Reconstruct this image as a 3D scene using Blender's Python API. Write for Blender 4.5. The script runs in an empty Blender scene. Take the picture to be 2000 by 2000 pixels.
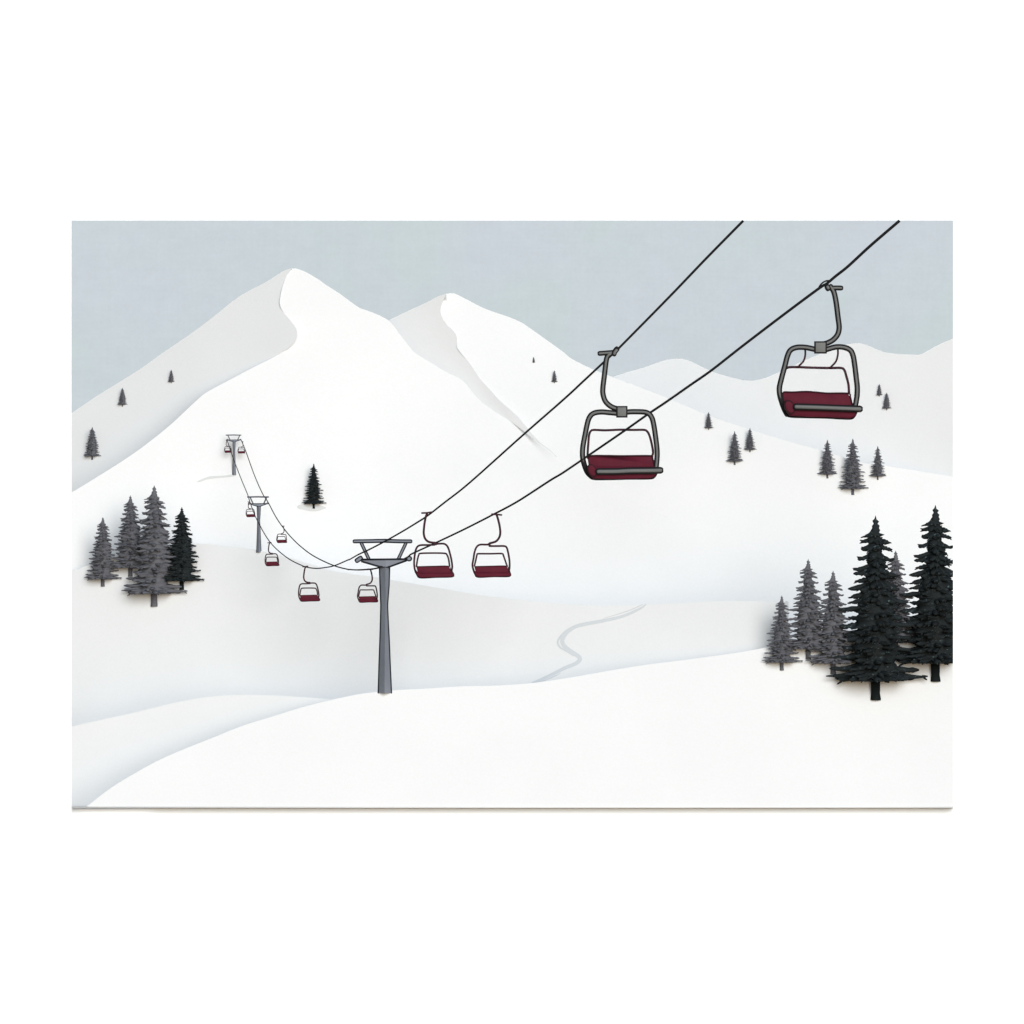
import bpy, bmesh, math, random
from mathutils import Vector, Matrix
from mathutils.bvhtree import BVHTree

R = math.radians
scene = bpy.context.scene
COL = scene.collection
DIST = 150.0                      # metres from the camera to the front of the snow scene

# ---------------------------------------------------------------- placing
def P(px, py, Y=0.0):
    """point at depth Y seen at (px, py) of the 2000 px photograph (1 px = 1 cm at the front)"""
    s = (DIST + Y) / DIST * 0.01
    return Vector(((px - 1000) * s, Y, (1000 - py) * s))

def zoomer(x0, y0, s):
    return lambda pts: [(x0 + x / s, y0 + y / s) for x, y in pts]

def catmull(pts, n=6):
    out = []
    m = len(pts)
    for i in range(m - 1):
        p0 = pts[max(i - 1, 0)]; p1 = pts[i]; p2 = pts[i + 1]; p3 = pts[min(i + 2, m - 1)]
        for k in range(n):
            t = k / n
            out.append(tuple(0.5 * (2 * b + (c - a) * t + (2 * a - 5 * b + 4 * c - d) * t * t + (3 * b - a - 3 * c + d) * t ** 3)
                             for a, b, c, d in zip(p0, p1, p2, p3)))
    out.append(tuple(pts[-1]))
    return out

def resample(pts, n):
    L = [0.0]
    for a, b in zip(pts, pts[1:]):
        L.append(L[-1] + math.dist(a[:2], b[:2]))
    out = []
    j = 0
    for i in range(n):
        t = L[-1] * i / (n - 1)
        while j < len(L) - 2 and L[j + 1] < t:
            j += 1
        f = (t - L[j]) / max(L[j + 1] - L[j], 1e-9)
        out.append(tuple(a + (b - a) * f for a, b in zip(pts[j], pts[j + 1])))
    return out

def curve(pts, n):
    return resample(catmull(pts), n)

# ---------------------------------------------------------------- linking
def link(name, bm, mat, parent=None, smooth=True):
    me = bpy.data.meshes.new(name)
    bmesh.ops.recalc_face_normals(bm, faces=bm.faces[:])
    bm.to_mesh(me); bm.free()
    for m in (mat if isinstance(mat, (list, tuple)) else [mat]):
        me.materials.append(m)
    for p in me.polygons:
        p.use_smooth = smooth
    o = bpy.data.objects.new(name, me)
    COL.objects.link(o)
    if parent is not None:
        o.parent = parent
    return o

def thing(name, label, cat, group=None, loc=(0, 0, 0)):
    o = bpy.data.objects.new(name, None)
    o.empty_display_size = 0.1
    o.location = loc
    COL.objects.link(o)
    tag(o, label, cat, group)
    return o

def tag(o, label, cat, group=None):
    o['label'] = label; o['category'] = cat
    if group:
        o['group'] = group

def struct(o):
    o['kind'] = 'structure'
    return o

def dup(root, label, loc, scale):
    r = root.copy(); COL.objects.link(r)
    r.location = loc; r.scale = (scale,) * 3
    r['label'] = label
    for ch in list(root.children):
        c = ch.copy(); COL.objects.link(c); c.parent = r
        for g in ch.children:
            d = g.copy(); COL.objects.link(d); d.parent = c
    return r

# ---------------------------------------------------------------- materials
def nodes_of(name):
    m = bpy.data.materials.new(name)
    m.use_nodes = True
    nt = m.node_tree
    return m, nt, nt.nodes, nt.links, nt.nodes['Principled BSDF']

def mat_plain(name, col, rough=0.6, var=0.06, scale=6.0, metal=0.0, spec=0.3):
    m, nt, N, L, b = nodes_of(name)
    tc = N.new('ShaderNodeTexCoord')
    no = N.new('ShaderNodeTexNoise'); no.inputs['Scale'].default_value = scale; no.inputs['Detail'].default_value = 6
    L.new(tc.outputs['Object'], no.inputs['Vector'])
    rp = N.new('ShaderNodeValToRGB')
    rp.color_ramp.elements[0].position = 0.3; rp.color_ramp.elements[1].position = 0.7
    rp.color_ramp.elements[0].color = tuple(c * (1 - var) for c in col) + (1,)
    rp.color_ramp.elements[1].color = tuple(min(1, c * (1 + var)) for c in col) + (1,)
    L.new(no.outputs['Fac'], rp.inputs['Fac'])
    L.new(rp.outputs['Color'], b.inputs['Base Color'])
    b.inputs['Roughness'].default_value = rough
    b.inputs['Metallic'].default_value = metal
    b.inputs['Specular IOR Level'].default_value = spec
    return m

def mat_snow(name, col, grain=0.02):
    m, nt, N, L, b = nodes_of(name)
    tc = N.new('ShaderNodeTexCoord')
    n1 = N.new('ShaderNodeTexNoise'); n1.inputs['Scale'].default_value = 22; n1.inputs['Detail'].default_value = 8
    n2 = N.new('ShaderNodeTexNoise'); n2.inputs['Scale'].default_value = 0.55; n2.inputs['Detail'].default_value = 3
    L.new(tc.outputs['Object'], n1.inputs['Vector']); L.new(tc.outputs['Object'], n2.inputs['Vector'])
    ad = N.new('ShaderNodeMath'); ad.operation = 'ADD'
    L.new(n1.outputs['Fac'], ad.inputs[0]); L.new(n2.outputs['Fac'], ad.inputs[1])
    rp = N.new('ShaderNodeMapRange')
    rp.inputs['From Min'].default_value = 0.7; rp.inputs['From Max'].default_value = 1.3
    rp.inputs['To Min'].default_value = 1 - grain; rp.inputs['To Max'].default_value = 1 + grain
    L.new(ad.outputs[0], rp.inputs['Value'])
    vm = N.new('ShaderNodeVectorMath'); vm.operation = 'SCALE'
    vm.inputs[0].default_value = col
    L.new(rp.outputs[0], vm.inputs['Scale'])
    L.new(vm.outputs[0], b.inputs['Base Color'])
    bp = N.new('ShaderNodeBump'); bp.inputs['Strength'].default_value = 0.05; bp.inputs['Distance'].default_value = 0.02
    L.new(n1.outputs['Fac'], bp.inputs['Height'])
    L.new(bp.outputs[0], b.inputs['Normal'])
    b.inputs['Roughness'].default_value = 0.9
    b.inputs['Specular IOR Level'].default_value = 0.0
    return m

def mat_tree(name, c0, c1, fleck, thr, scale=5.0):
    m, nt, N, L, b = nodes_of(name)
    tc = N.new('ShaderNodeTexCoord')
    no = N.new('ShaderNodeTexNoise'); no.inputs['Scale'].default_value = scale; no.inputs['Detail'].default_value = 8; no.inputs['Roughness'].default_value = 0.65
    L.new(tc.outputs['Object'], no.inputs['Vector'])
    rp = N.new('ShaderNodeValToRGB')
    rp.color_ramp.elements[0].position = 0.33; rp.color_ramp.elements[1].position = 0.68
    rp.color_ramp.elements[0].color = c0 + (1,); rp.color_ramp.elements[1].color = c1 + (1,)
    L.new(no.outputs['Fac'], rp.inputs['Fac'])
    n2 = N.new('ShaderNodeTexNoise'); n2.inputs['Scale'].default_value = 55; n2.inputs['Detail'].default_value = 4; n2.inputs['Roughness'].default_value = 0.7
    L.new(tc.outputs['Object'], n2.inputs['Vector'])
    st = N.new('ShaderNodeValToRGB')
    st.color_ramp.elements[0].position = thr; st.color_ramp.elements[0].color = (0, 0, 0, 1)
    st.color_ramp.elements[1].position = thr + 0.10; st.color_ramp.elements[1].color = (1, 1, 1, 1)
    L.new(n2.outputs['Fac'], st.inputs['Fac'])
    mx = N.new('ShaderNodeMixRGB')
    L.new(st.outputs['Color'], mx.inputs['Fac']); L.new(rp.outputs['Color'], mx.inputs['Color1'])
    mx.inputs['Color2'].default_value = fleck + (1,)
    L.new(mx.outputs['Color'], b.inputs['Base Color'])
    b.inputs['Roughness'].default_value = 0.95
    b.inputs['Specular IOR Level'].default_value = 0.0
    return m

def mat_sky(name):
    """overcast sky with a faint woven unevenness; it gives off light"""
    m, nt, N, L, b = nodes_of(name)
    N.remove(b)
    out = N['Material Output']
    tc = N.new('ShaderNodeTexCoord')
    def noise(sc, stretch, det=5):
        mp = N.new('ShaderNodeMapping'); mp.inputs['Scale'].default_value = stretch
        L.new(tc.outputs['Object'], mp.inputs['Vector'])
        n = N.new('ShaderNodeTexNoise'); n.inputs['Scale'].default_value = sc; n.inputs['Detail'].default_value = det
        L.new(mp.outputs[0], n.inputs['Vector'])
        return n.outputs['Fac']
    big = noise(0.42, (1, 1, 1.15), 5)
    wx = noise(3.0, (0.25, 1, 4.5), 4)
    wz = noise(3.0, (4.5, 1, 0.25), 4)
    fine = noise(16.0, (1, 1, 1), 6)
    s = N.new('ShaderNodeMath'); s.operation = 'ADD'; L.new(wx, s.inputs[0]); L.new(wz, s.inputs[1])
    hf = N.new('ShaderNodeMath'); hf.operation = 'MULTIPLY_ADD'
    L.new(s.outputs[0], hf.inputs[0]); hf.inputs[1].default_value = 0.5; L.new(noise(2.6, (1, 1, 1.3), 7), hf.inputs[2])
    s = hf
    s2 = N.new('ShaderNodeMath'); s2.operation = 'ADD'; L.new(s.outputs[0], s2.inputs[0]); L.new(fine, s2.inputs[1])
    mr = N.new('ShaderNodeMapRange')
    mr.inputs['From Min'].default_value = 1.05; mr.inputs['From Max'].default_value = 1.95
    mr.inputs['To Min'].default_value = 0.966; mr.inputs['To Max'].default_value = 1.034
    L.new(s2.outputs[0], mr.inputs['Value'])
    cr = N.new('ShaderNodeValToRGB')
    cr.color_ramp.elements[0].position = 0.38; cr.color_ramp.elements[0].color = SKY_A + (1,)
    cr.color_ramp.elements[1].position = 0.66; cr.color_ramp.elements[1].color = SKY_B + (1,)
    L.new(big, cr.inputs['Fac'])
    vm = N.new('ShaderNodeVectorMath'); vm.operation = 'SCALE'
    L.new(cr.outputs['Color'], vm.inputs[0]); L.new(mr.outputs[0], vm.inputs['Scale'])
    em = N.new('ShaderNodeEmission')
    em.inputs['Strength'].default_value = SKY_GAIN
    L.new(vm.outputs[0], em.inputs['Color'])
    L.new(em.outputs[0], out.inputs['Surface'])
    return m

EXPOSURE = 0.95
SUN = 1.5
SKYSTR = 0.05
SKY_GAIN = 2 ** -EXPOSURE
SKY_A = (0.590, 0.663, 0.687)
SKY_B = (0.603, 0.655, 0.706)

snow = mat_snow('fresh_snow', (0.795, 0.80, 0.80))
white = mat_plain('matt_white', (0.94, 0.955, 0.97), 0.9, 0.003, 3, 0, 0.0)
shade_snow = mat_snow('shade_grey_snow', (0.63, 0.64, 0.637), 0.02)  # shade by the far pylon and under the lone fir, put into the colour
trail_snow = mat_snow('packed_icy_snow', (0.63, 0.66, 0.68), 0.03)
M_SKY = mat_sky('overcast_sky')
dark_edge = mat_plain('black_rubber_edging', (0.018, 0.016, 0.017), 0.7, 0.1, 4, 0, 0.1)
steel = mat_plain('grey_painted_steel', (0.142, 0.147, 0.145), 0.5, 0.05, 3, 0, 0.2)
maroon = mat_plain('maroon_upholstery', (0.092, 0.0085, 0.0205), 0.7, 0.10, 5, 0, 0.15)
maroon_edge = mat_plain('dark_maroon_piping', (0.034, 0.010, 0.015), 0.7, 0.15, 8, 0, 0.1)
maroon_tube = mat_plain('dark_maroon_tube', (0.040, 0.012, 0.019), 0.6, 0.2, 12, 0, 0.2)
pylon_steel = mat_plain('blue_grey_pylon_paint', (0.208, 0.224, 0.262), 0.6, 0.06, 2.5, 0, 0.15)
pylon_edge = mat_plain('near_black_pylon_edge', (0.009, 0.011, 0.017), 0.6, 0.2, 8, 0, 0.2)
cable_mat = mat_plain('black_steel_cable', (0.010, 0.009, 0.010), 0.7, 0.1, 3, 0, 0.1)
tree_dark = mat_tree('dark_fir_needles', (0.0180, 0.0202, 0.0202), (0.024, 0.0305, 0.034), (0.10, 0.15, 0.165), 0.60)
tree_grey = mat_tree('grey_fir_needles', (0.105, 0.107, 0.121), (0.150, 0.153, 0.171), (0.26, 0.26, 0.28), 0.66)  # paler firs: haze put into the needle and bark colour
bark_dark = mat_plain('dark_fir_bark', (0.011, 0.014, 0.014), 0.95, 0.3, 14, 0, 0.0)
bark_grey = mat_plain('grey_fir_bark', (0.110, 0.110, 0.122), 0.95, 0.2, 14, 0, 0.0)

# ---------------------------------------------------------------- outlines traced in zooms of the photograph
zA = zoomer(100, 400, 3.864); zB = zoomer(600, 400, 3.864); zC = zoomer(1100, 400, 4.83)
zD = zoomer(1450, 400, 4.83); zE = zoomer(100, 900, 4.83); zF = zoomer(380, 800, 4.83)
zG = zoomer(660, 980, 4.83); zH = zoomer(1000, 1100, 3.864); zI = zoomer(100, 1300, 2.415)
zJ = zoomer(1350, 780, 3.513)
XL, XR, YT, YB = 139.7, 1861.4, 430.8, 1578.0

peak1 = zA([(1815, 481)])
ridge1 = [(XL, 807)] + zA([(350, 1440), (560, 1310), (700, 1220), (830, 1125), (1000, 1010), (1190, 872), (1390, 712),
                           (1500, 645), (1620, 583), (1740, 507), (1790, 486), (1815, 481)])
crease1 = zA([(1815, 481), (1775, 540), (1745, 620), (1730, 690), (1724, 745), (1745, 800), (1790, 855), (1830, 905),
              (1855, 950), (1857, 980), (1840, 1025), (1790, 1080), (1700, 1138), (1500, 1240), (1340, 1325), (1190, 1405), (1110, 1465),
              (900, 1660), (700, 1820), (540, 1932)]) + [(189, 932), (XL, 962)]
ridge1r = zA([(1815, 481), (1840, 479), (1880, 490), (1932, 513)]) + zB([(80, 560), (150, 610), (230, 660), (310, 718),
              (360, 755), (400, 780), (460, 800), (530, 828), (580, 852), (613, 872)])
edge12 = zB([(613, 872), (650, 910), (690, 965), (740, 1030), (800, 1105), (830, 1130), (930, 1190), (1050, 1262), (1160, 1315),
             (1210, 1365), (1260, 1430), (1320, 1490), (1440, 1575), (1550, 1645), (1650, 1722), (1745, 1795), (1835, 1860), (1880, 1900)])
crease2 = zB([(1050, 672), (1020, 730), (1005, 780), (1005, 820), (1030, 875), (1070, 920), (1110, 960), (1130, 1000), (1130, 1060),
              (1132, 1082), (1165, 1125), (1230, 1200), (1260, 1245), (1310, 1320), (1380, 1395), (1450, 1475), (1520, 1535),
              (1600, 1610), (1665, 1690), (1750, 1786), (1838, 1856), (1880, 1900)])
ridge2l = zB([(613, 872), (700, 830), (800, 783), (900, 737), (980, 695), (1020, 680), (1050, 672)])
ridge2r = zB([(1050, 672), (1085, 667), (1120, 672), (1200, 712), (1300, 765), (1390, 802), (1530, 850), (1620, 890), (1680, 930),
              (1800, 1015), (1932, 1110)]) + zC([(60, 1440), (150, 1490), (300, 1560), (465, 1625), (900, 1790), (1240, 1932)]) + \
          zJ([(120, 112), (430, 215), (640, 280), (900, 352), (1050, 400), (1160, 432), (1370, 462), (1560, 492)]) + [(XR, 931)]
ridge3 = [(1170, 745)] + zC([(465, 1625), (600, 1580), (760, 1535), (900, 1485), (1000, 1458), (1050, 1452), (1120, 1453), (1200, 1475), (1300, 1525),
             (1400, 1570), (1500, 1605), (1620, 1635), (1700, 1655)]) + zD([(0, 1650), (60, 1658), (120, 1655), (200, 1638),
             (330, 1585), (560, 1480), (750, 1400), (960, 1325), (1040, 1308), (1100, 1306), (1170, 1322), (1260, 1360), (1340, 1390),
             (1450, 1405), (1600, 1412), (1680, 1410), (1760, 1370), (1850, 1320)]) + [(XR, 661)]
valley_top = [(XL, 1116), (172, 1104), (230, 1085), (300, 1068), (385, 1062), (442, 1067), (500, 1074), (567, 1090), (610, 1103), (660, 1117),
              (739, 1128), (761, 1132), (867, 1150), (950, 1164), (1060, 1176), (1130, 1181), (1191, 1183), (1260, 1181), (1324, 1178), (1404, 1174), (1470, 1174), (1540, 1176)]
fg_crest = [(166, 1578)] + zI([(240, 608), (320, 552), (480, 460), (600, 405), (750, 345), (900, 285), (1050, 238), (1200, 192), (1340, 158),
            (1450, 135), (1540, 124), (1640, 115), (1780, 108)]) + [(900, 1340.5), (970, 1339)] + \
           zH([(150, 905), (330, 880), (560, 842), (800, 800), (1000, 768), (1300, 730), (1600, 690), (1800, 658), (1932, 632)]) + \
           [(1560, 1250), (1700, 1225), (XR, 1200)]
left_crest = [(XL, 1419)] + zI([(240, 255), (420, 215), (560, 180), (700, 153), (800, 142), (900, 138), (1000, 139), (1100, 143), (1200, 150),
              (1300, 157), (1400, 166)])

# depth of every slope (metres behind the front edge)
fW1 = lambda x, y: 8.7 + 0.38 * (1042 - y) / 100
fW2 = lambda x, y: 8.72 + 0.38 * (1042 - y) / 100 + 0.18 * min(max((892 - y) / 300, 0), 1)
fR = lambda x, y: 13.6 - 0.50 * (x - 1160) / 100 - 0.25 * (y - 735) / 100
fV = lambda x, y: 1.75 + 0.42 * (1510 - x) / 100 + 0.40 * (1265 - y) / 100
fF = lambda x, y: 0.45 * (1578 - y) / 100
fL = lambda x, y: 1.6 + 0.33 * (690 - x) / 100 + 0.30 * (1360 - y) / 100
fS1 = lambda x, y: 10.60 + 0.62 * (571 - x) / 100 + 0.42 * (524 - y) / 100
fS2 = lambda x, y: 10.45 + 0.62 * (872 - x) / 100 + 0.06 * (574 - y) / 100

def strip(bm, top, bot, m, fd=None, dt=None, db=None):
    """ruled slope between two curves of equal length; depth from fd or blended between dt and db"""
    n = len(top)
    rows = []
    for j in range(m + 1):
        t = j / m
        row = []
        for i in range(n):
            x = top[i][0] + (bot[i][0] - top[i][0]) * t
            y = top[i][1] + (bot[i][1] - top[i][1]) * t
            Y = fd(x, y) if fd else dt[i] + (db[i] - dt[i]) * t
            row.append(bm.verts.new(P(x, y, Y)))
        rows.append(row)
    for j in range(m):
        for i in range(n - 1):
            vs = [rows[j][i], rows[j][i + 1], rows[j + 1][i + 1], rows[j + 1][i]]
            vs = [a for k, a in enumerate(vs) if (a.co - vs[k - 1].co).length > 1e-6]
            if len(vs) > 2:
                bm.faces.new(vs)
    return rows

def skirt(bm, line, back=1.6, drop=1.3):
    """the far side of a crest, falling away behind it"""
    prev = None
    new = [bm.verts.new(v.co) for v in line]
    far = [bm.verts.new(v.co + Vector((0, back, -drop))) for v in line]
    for i in range(len(line) - 1):
        bm.faces.new([new[i], new[i + 1], far[i + 1], far[i]])

def sides(bm, rows, back=1.6):
    for idx in (0, -1):
        skirt(bm, [r[idx] for r in rows], back, 0.0)

BACK = 15.5
def flank(bm, line):
    """upright side of the scene, from a layer's cut edge straight back"""
    new = [bm.verts.new(v.co) for v in line]
    far = []
    for v in line:
        k = (DIST + BACK) / (DIST + v.co.y)
        far.append(bm.verts.new((v.co.x * k * 0.985, BACK, v.co.z * k * 1.02 if v.co.z < 0 else v.co.z * 0.98)))
    for i in range(len(line) - 1):
        bm.faces.new([new[i], new[i + 1], far[i + 1], far[i]])

def finish_terrain(name, bm, mat=None):
    me_o = link(name, bm, mat or snow)
    return struct(me_o)

terrain = []
# sky panel
bm = bmesh.new()
YS = 15.6
c = [P(x, y, YS) for x, y in ((XL, YT), (XR, YT), (XR, 870), (XR - 40, 870), (XR - 40, 1520), (XL + 40, 1520), (XL + 40, 870), (XL, 870))]
f = [bm.verts.new(v) for v in c]; bk = [bm.verts.new(v + Vector((0, 0.3, 0))) for v in c]
bm.faces.new(f); bm.faces.new(bk[::-1])
for i in range(8):
    bm.faces.new([f[i], bk[i], bk[(i + 1) % 8], f[(i + 1) % 8]])
sky = struct(link('sky', bm, M_SKY, smooth=False))

# far hills
n = 120
bm = bmesh.new()
top = curve(ridge3, n)
bot = resample([(1170, 800), (XR, 1010)], n)
rows = strip(bm, top, bot, 10, fR)
skirt(bm, rows[0]); sides(bm, rows); flank(bm, [r[-1] for r in rows])
terrain.append(finish_terrain('far_hills', bm))

# second mountain: shaded flank and lit flank
bm = bmesh.new()
n = 140
cr = curve(crease2, n)
w_r = curve(ridge2r, n)
low2 = resample(cr + [(1300, 1010), (1600, 1110), (XR, 1260)], n)
rows = strip(bm, low2, w_r, 14, fW2)
skirt(bm, rows[-1]); flank(bm, [r[-1] for r in rows])
lf = resample(curve(ridge2l[::-1], 60) + curve(edge12, 120)[1:], n)
cr2 = cr
rows = strip(bm, lf, cr2, 14, fS2)
skirt(bm, rows[0][:30])
terrain.append(finish_terrain('snowy_mountain', bm))

# main mountain: shaded flank and lit face
bm = bmesh.new()
n = 200
cr = curve(crease1, n)
rg = curve(ridge1[::-1], n)
rows = strip(bm, rg, [(x + 10 * max(0, min(1, (i - 90) / 20, (n - 1 - i) / 20)), y + 10 * max(0, min(1, (i - 90) / 20))) for i, (x, y) in enumerate(cr)], 16, fS1)
skirt(bm, rows[0]); flank(bm, [r[-1] for r in rows])
Lw = resample(curve(crease1, 200) + [(XL, 1010), (XL, 1060), (XL, 1180)], n)
Rw = resample(curve(ridge1r, 80) + curve(edge12, 100)[1:] + [(1300, 1010), (1600, 1110), (XR, 1190), (XR, 1260)], n)
rows = strip(bm, Lw, Rw, 40, fW1)
skirt(bm, [r[0] for r in [[r2[i] for r2 in rows] for i in range(n)]], 1.6, 0.4)
skirt(bm, [rows[-1][i] for i in range(n)], 0.25, 0.5)
flank(bm, [v for v, p in zip(rows[0], Lw) if p[0] < XL + 0.5]); flank(bm, [v for v, p in zip(rows[-1], Rw) if p[0] > XR - 0.5])
terrain.append(finish_terrain('snowy_mountain', bm))

# valley floor
bm = bmesh.new()
n = 140
top = resample(catmull(valley_top), n)
bot = resample([(XL, 1445), (690, 1385), (1000, 1352), (1540, 1272)], n)
rows = strip(bm, top, bot, 24, fV)
skirt(bm, rows[0], 1.2, 1.5); skirt(bm, [r[-1] for r in rows], 1.6, 0); flank(bm, [r[0] for r in rows])
terrain.append(finish_terrain('valley', bm))

# low hill in front of the valley
bm = bmesh.new()
n = 100
top = curve(left_crest, n)
bot = resample([(XL, YB - 0.5), (236, YB - 0.5)] + [(x, min(y + 9, YB - 0.5)) for x, y in catmull(fg_crest) if 262 < x < 720], n)
rows = strip(bm, top, bot, 20, fL)
skirt(bm, rows[0], 1.2, 1.5); flank(bm, [r[0] for r in rows])
terrain.append(finish_terrain('low_hill', bm))

# foreground slope with the slab it rests on
bm = bmesh.new()
n = 160
top = curve(fg_crest, n)
bot = resample([(166, YB), (XR, YB)], n)
rows = strip(bm, top, bot, 24, fF)
skirt(bm, rows[0][14:], 1.2, 1.5); flank(bm, [r[-1] for r in rows])
a, b2 = P(XL, YB, 0), P(XR, YB, 0)
vs = [bm.verts.new(v) for v in (P(300, YB, 0), b2, Vector((b2.x, 15.9, b2.z)), Vector((a.x, 15.9, a.z)), Vector((a.x, 3.2, a.z)), Vector((P(240, YB, 2.7).x, 2.7, a.z)))]
bm.faces.new(vs)
# thin front lip, added to cast the shadow line below the slab
q = [Vector((x, y, z)) for y in (-0.004, 0.25) for x, z in ((a.x, a.z), (b2.x, b2.z), (b2.x, b2.z + 0.028), (a.x, a.z + 0.028))]
v8 = [bm.verts.new(v) for v in q]
for i4 in ((0, 1, 2, 3), (3, 2, 6, 7), (0, 4, 5, 1), (0, 3, 7, 4), (1, 5, 6, 2)):
    bm.faces.new([v8[i] for i in i4])
terrain.append(finish_terrain('snow_slope', bm))

# ground under a pixel
dg = bpy.context.evaluated_depsgraph_get()
dg.update()
bvs = []
for o in terrain:
    bm = bmesh.new(); bm.from_mesh(o.data)
    bvs.append(BVHTree.FromBMesh(bm)); bm.free()
CAM = Vector((0, -DIST, 0))
def ground(px, py, want_normal=False):
    d = (P(px, py, 0) - CAM).normalized()
    best = None
    for bv in bvs:
        h = bv.ray_cast(CAM, d)
        if h[0] is not None and (best is None or h[3] < best[3]):
            best = h
    return best[0] if not want_normal else (best[0], best[1])

# ski tracks on the valley floor, painted shade by the far pylon and under the lone fir
def ribbon(bm, pts, widths, fd, lift=0.008):
    pts = catmull(pts, 5)
    n = len(pts)
    ww = resample([(w, 0) for w in widths], n) if False else [widths[min(int(i / (n - 1) * (len(widths) - 1)), len(widths) - 2)] +
          (widths[min(int(i / (n - 1) * (len(widths) - 1)), len(widths) - 2) + 1] - widths[min(int(i / (n - 1) * (len(widths) - 1)), len(widths) - 2)]) *
          (i / (n - 1) * (len(widths) - 1) - min(int(i / (n - 1) * (len(widths) - 1)), len(widths) - 2)) for i in range(n)]
    prev = None
    for i, (x, y) in enumerate(pts):
        a = pts[max(i - 1, 0)]; b = pts[min(i + 1, n - 1)]
        dx, dy = b[0] - a[0], b[1] - a[1]
        l = math.hypot(dx, dy) or 1
        nx, ny = -dy / l * ww[i] / 2, dx / l * ww[i] / 2
        q = [(x + nx, y + ny), (x, y), (x - nx, y - ny)]
        cur = [bm.verts.new(P(u, v, fd(u, v) - (lift if k == 1 else 0.006))) for k, (u, v) in enumerate(q)]
        if prev:
            for k in range(2):
                bm.faces.new([prev[k], prev[k + 1], cur[k + 1], cur[k]])
        prev = cur

bm = bmesh.new()
ribbon(bm, zH([(1012, 309), (980, 335), (900, 375), (820, 405), (700, 432), (560, 458), (480, 478), (420, 518), (388, 560), (380, 592), (398, 628),
               (440, 662), (498, 700), (514, 726), (478, 758), (400, 790), (320, 830), (230, 872), (150, 905)]),
       [2, 5, 6, 7, 7, 8, 8, 8, 8, 7, 6, 4], fV)
ribbon(bm, zH([(500, 465), (445, 488), (395, 522), (358, 565), (347, 595), (360, 630), (405, 660), (470, 700)]), [2, 3.4, 4, 4, 3.4, 2], fV, 0.009)
ribbon(bm, zH([(985, 312), (920, 342), (840, 372), (690, 416)]), [1, 2, 1.6, 0.6], fV, 0.012)
ribbon(bm, zH([(370, 826), (330, 848), (250, 882), (200, 893)]), [0.6, 2, 2, 1], fV, 0.012)
struct(link('ski_trail', bm, trail_snow))

def shade_sheet(name, poly, px0, tilt):
    """a thin sheet on the slope with shadow grey put into its colour"""
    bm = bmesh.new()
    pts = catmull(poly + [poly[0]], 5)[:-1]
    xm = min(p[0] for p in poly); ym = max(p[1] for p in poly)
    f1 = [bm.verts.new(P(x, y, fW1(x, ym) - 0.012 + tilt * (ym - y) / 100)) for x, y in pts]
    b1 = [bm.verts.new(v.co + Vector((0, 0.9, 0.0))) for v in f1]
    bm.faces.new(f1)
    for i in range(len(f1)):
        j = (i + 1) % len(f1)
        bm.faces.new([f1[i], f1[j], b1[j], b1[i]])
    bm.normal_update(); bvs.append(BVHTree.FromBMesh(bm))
    return struct(link(name, bm, shade_snow, smooth=False))
shade_sheet('snow_shade_patch', zE([(1372, 200), (1400, 182), (1440, 165), (1500, 145), (1560, 142), (1640, 138), (1700, 128), (1740, 124), (1742, 140), (1690, 152),
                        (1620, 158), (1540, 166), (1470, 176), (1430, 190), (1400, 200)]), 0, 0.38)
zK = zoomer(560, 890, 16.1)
shade_sheet('snow_shade_patch', zK([(322, 1610), (345, 1575), (400, 1545), (500, 1525), (650, 1540), (900, 1545), (1060, 1560), (1160, 1595), (1240, 1645),
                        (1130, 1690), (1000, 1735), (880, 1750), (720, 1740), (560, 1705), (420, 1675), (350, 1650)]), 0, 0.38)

# surroundings: white slope the model rests on and the white backdrop far behind
bm = bmesh.new()
a, b2 = P(XL, YB + 0.8, 0.30), P(XR, YB + 0.8, 0.30)
prof = [(0.30, a.z), (-5.2, a.z - 10.5), (15.9, a.z - 10.5), (15.9, a.z - 1.6), (1.2, a.z - 0.002)]
l = [bm.verts.new((a.x, y, z)) for y, z in prof]; r = [bm.verts.new((b2.x, y, z)) for y, z in prof]
bm.faces.new(l); bm.faces.new(r[::-1])
for i in range(5):
    bm.faces.new([l[i], r[i], r[(i + 1) % 5], l[(i + 1) % 5]])
struct(link('plinth', bm, white, smooth=False))
bm = bmesh.new()
v = [bm.verts.new(q) for q in ((-260, 275, -130), (260, 275, -130), (260, 325, 130), (-260, 325, 130))]
bm.faces.new(v)
struct(link('backdrop', bm, white, smooth=False))

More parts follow.
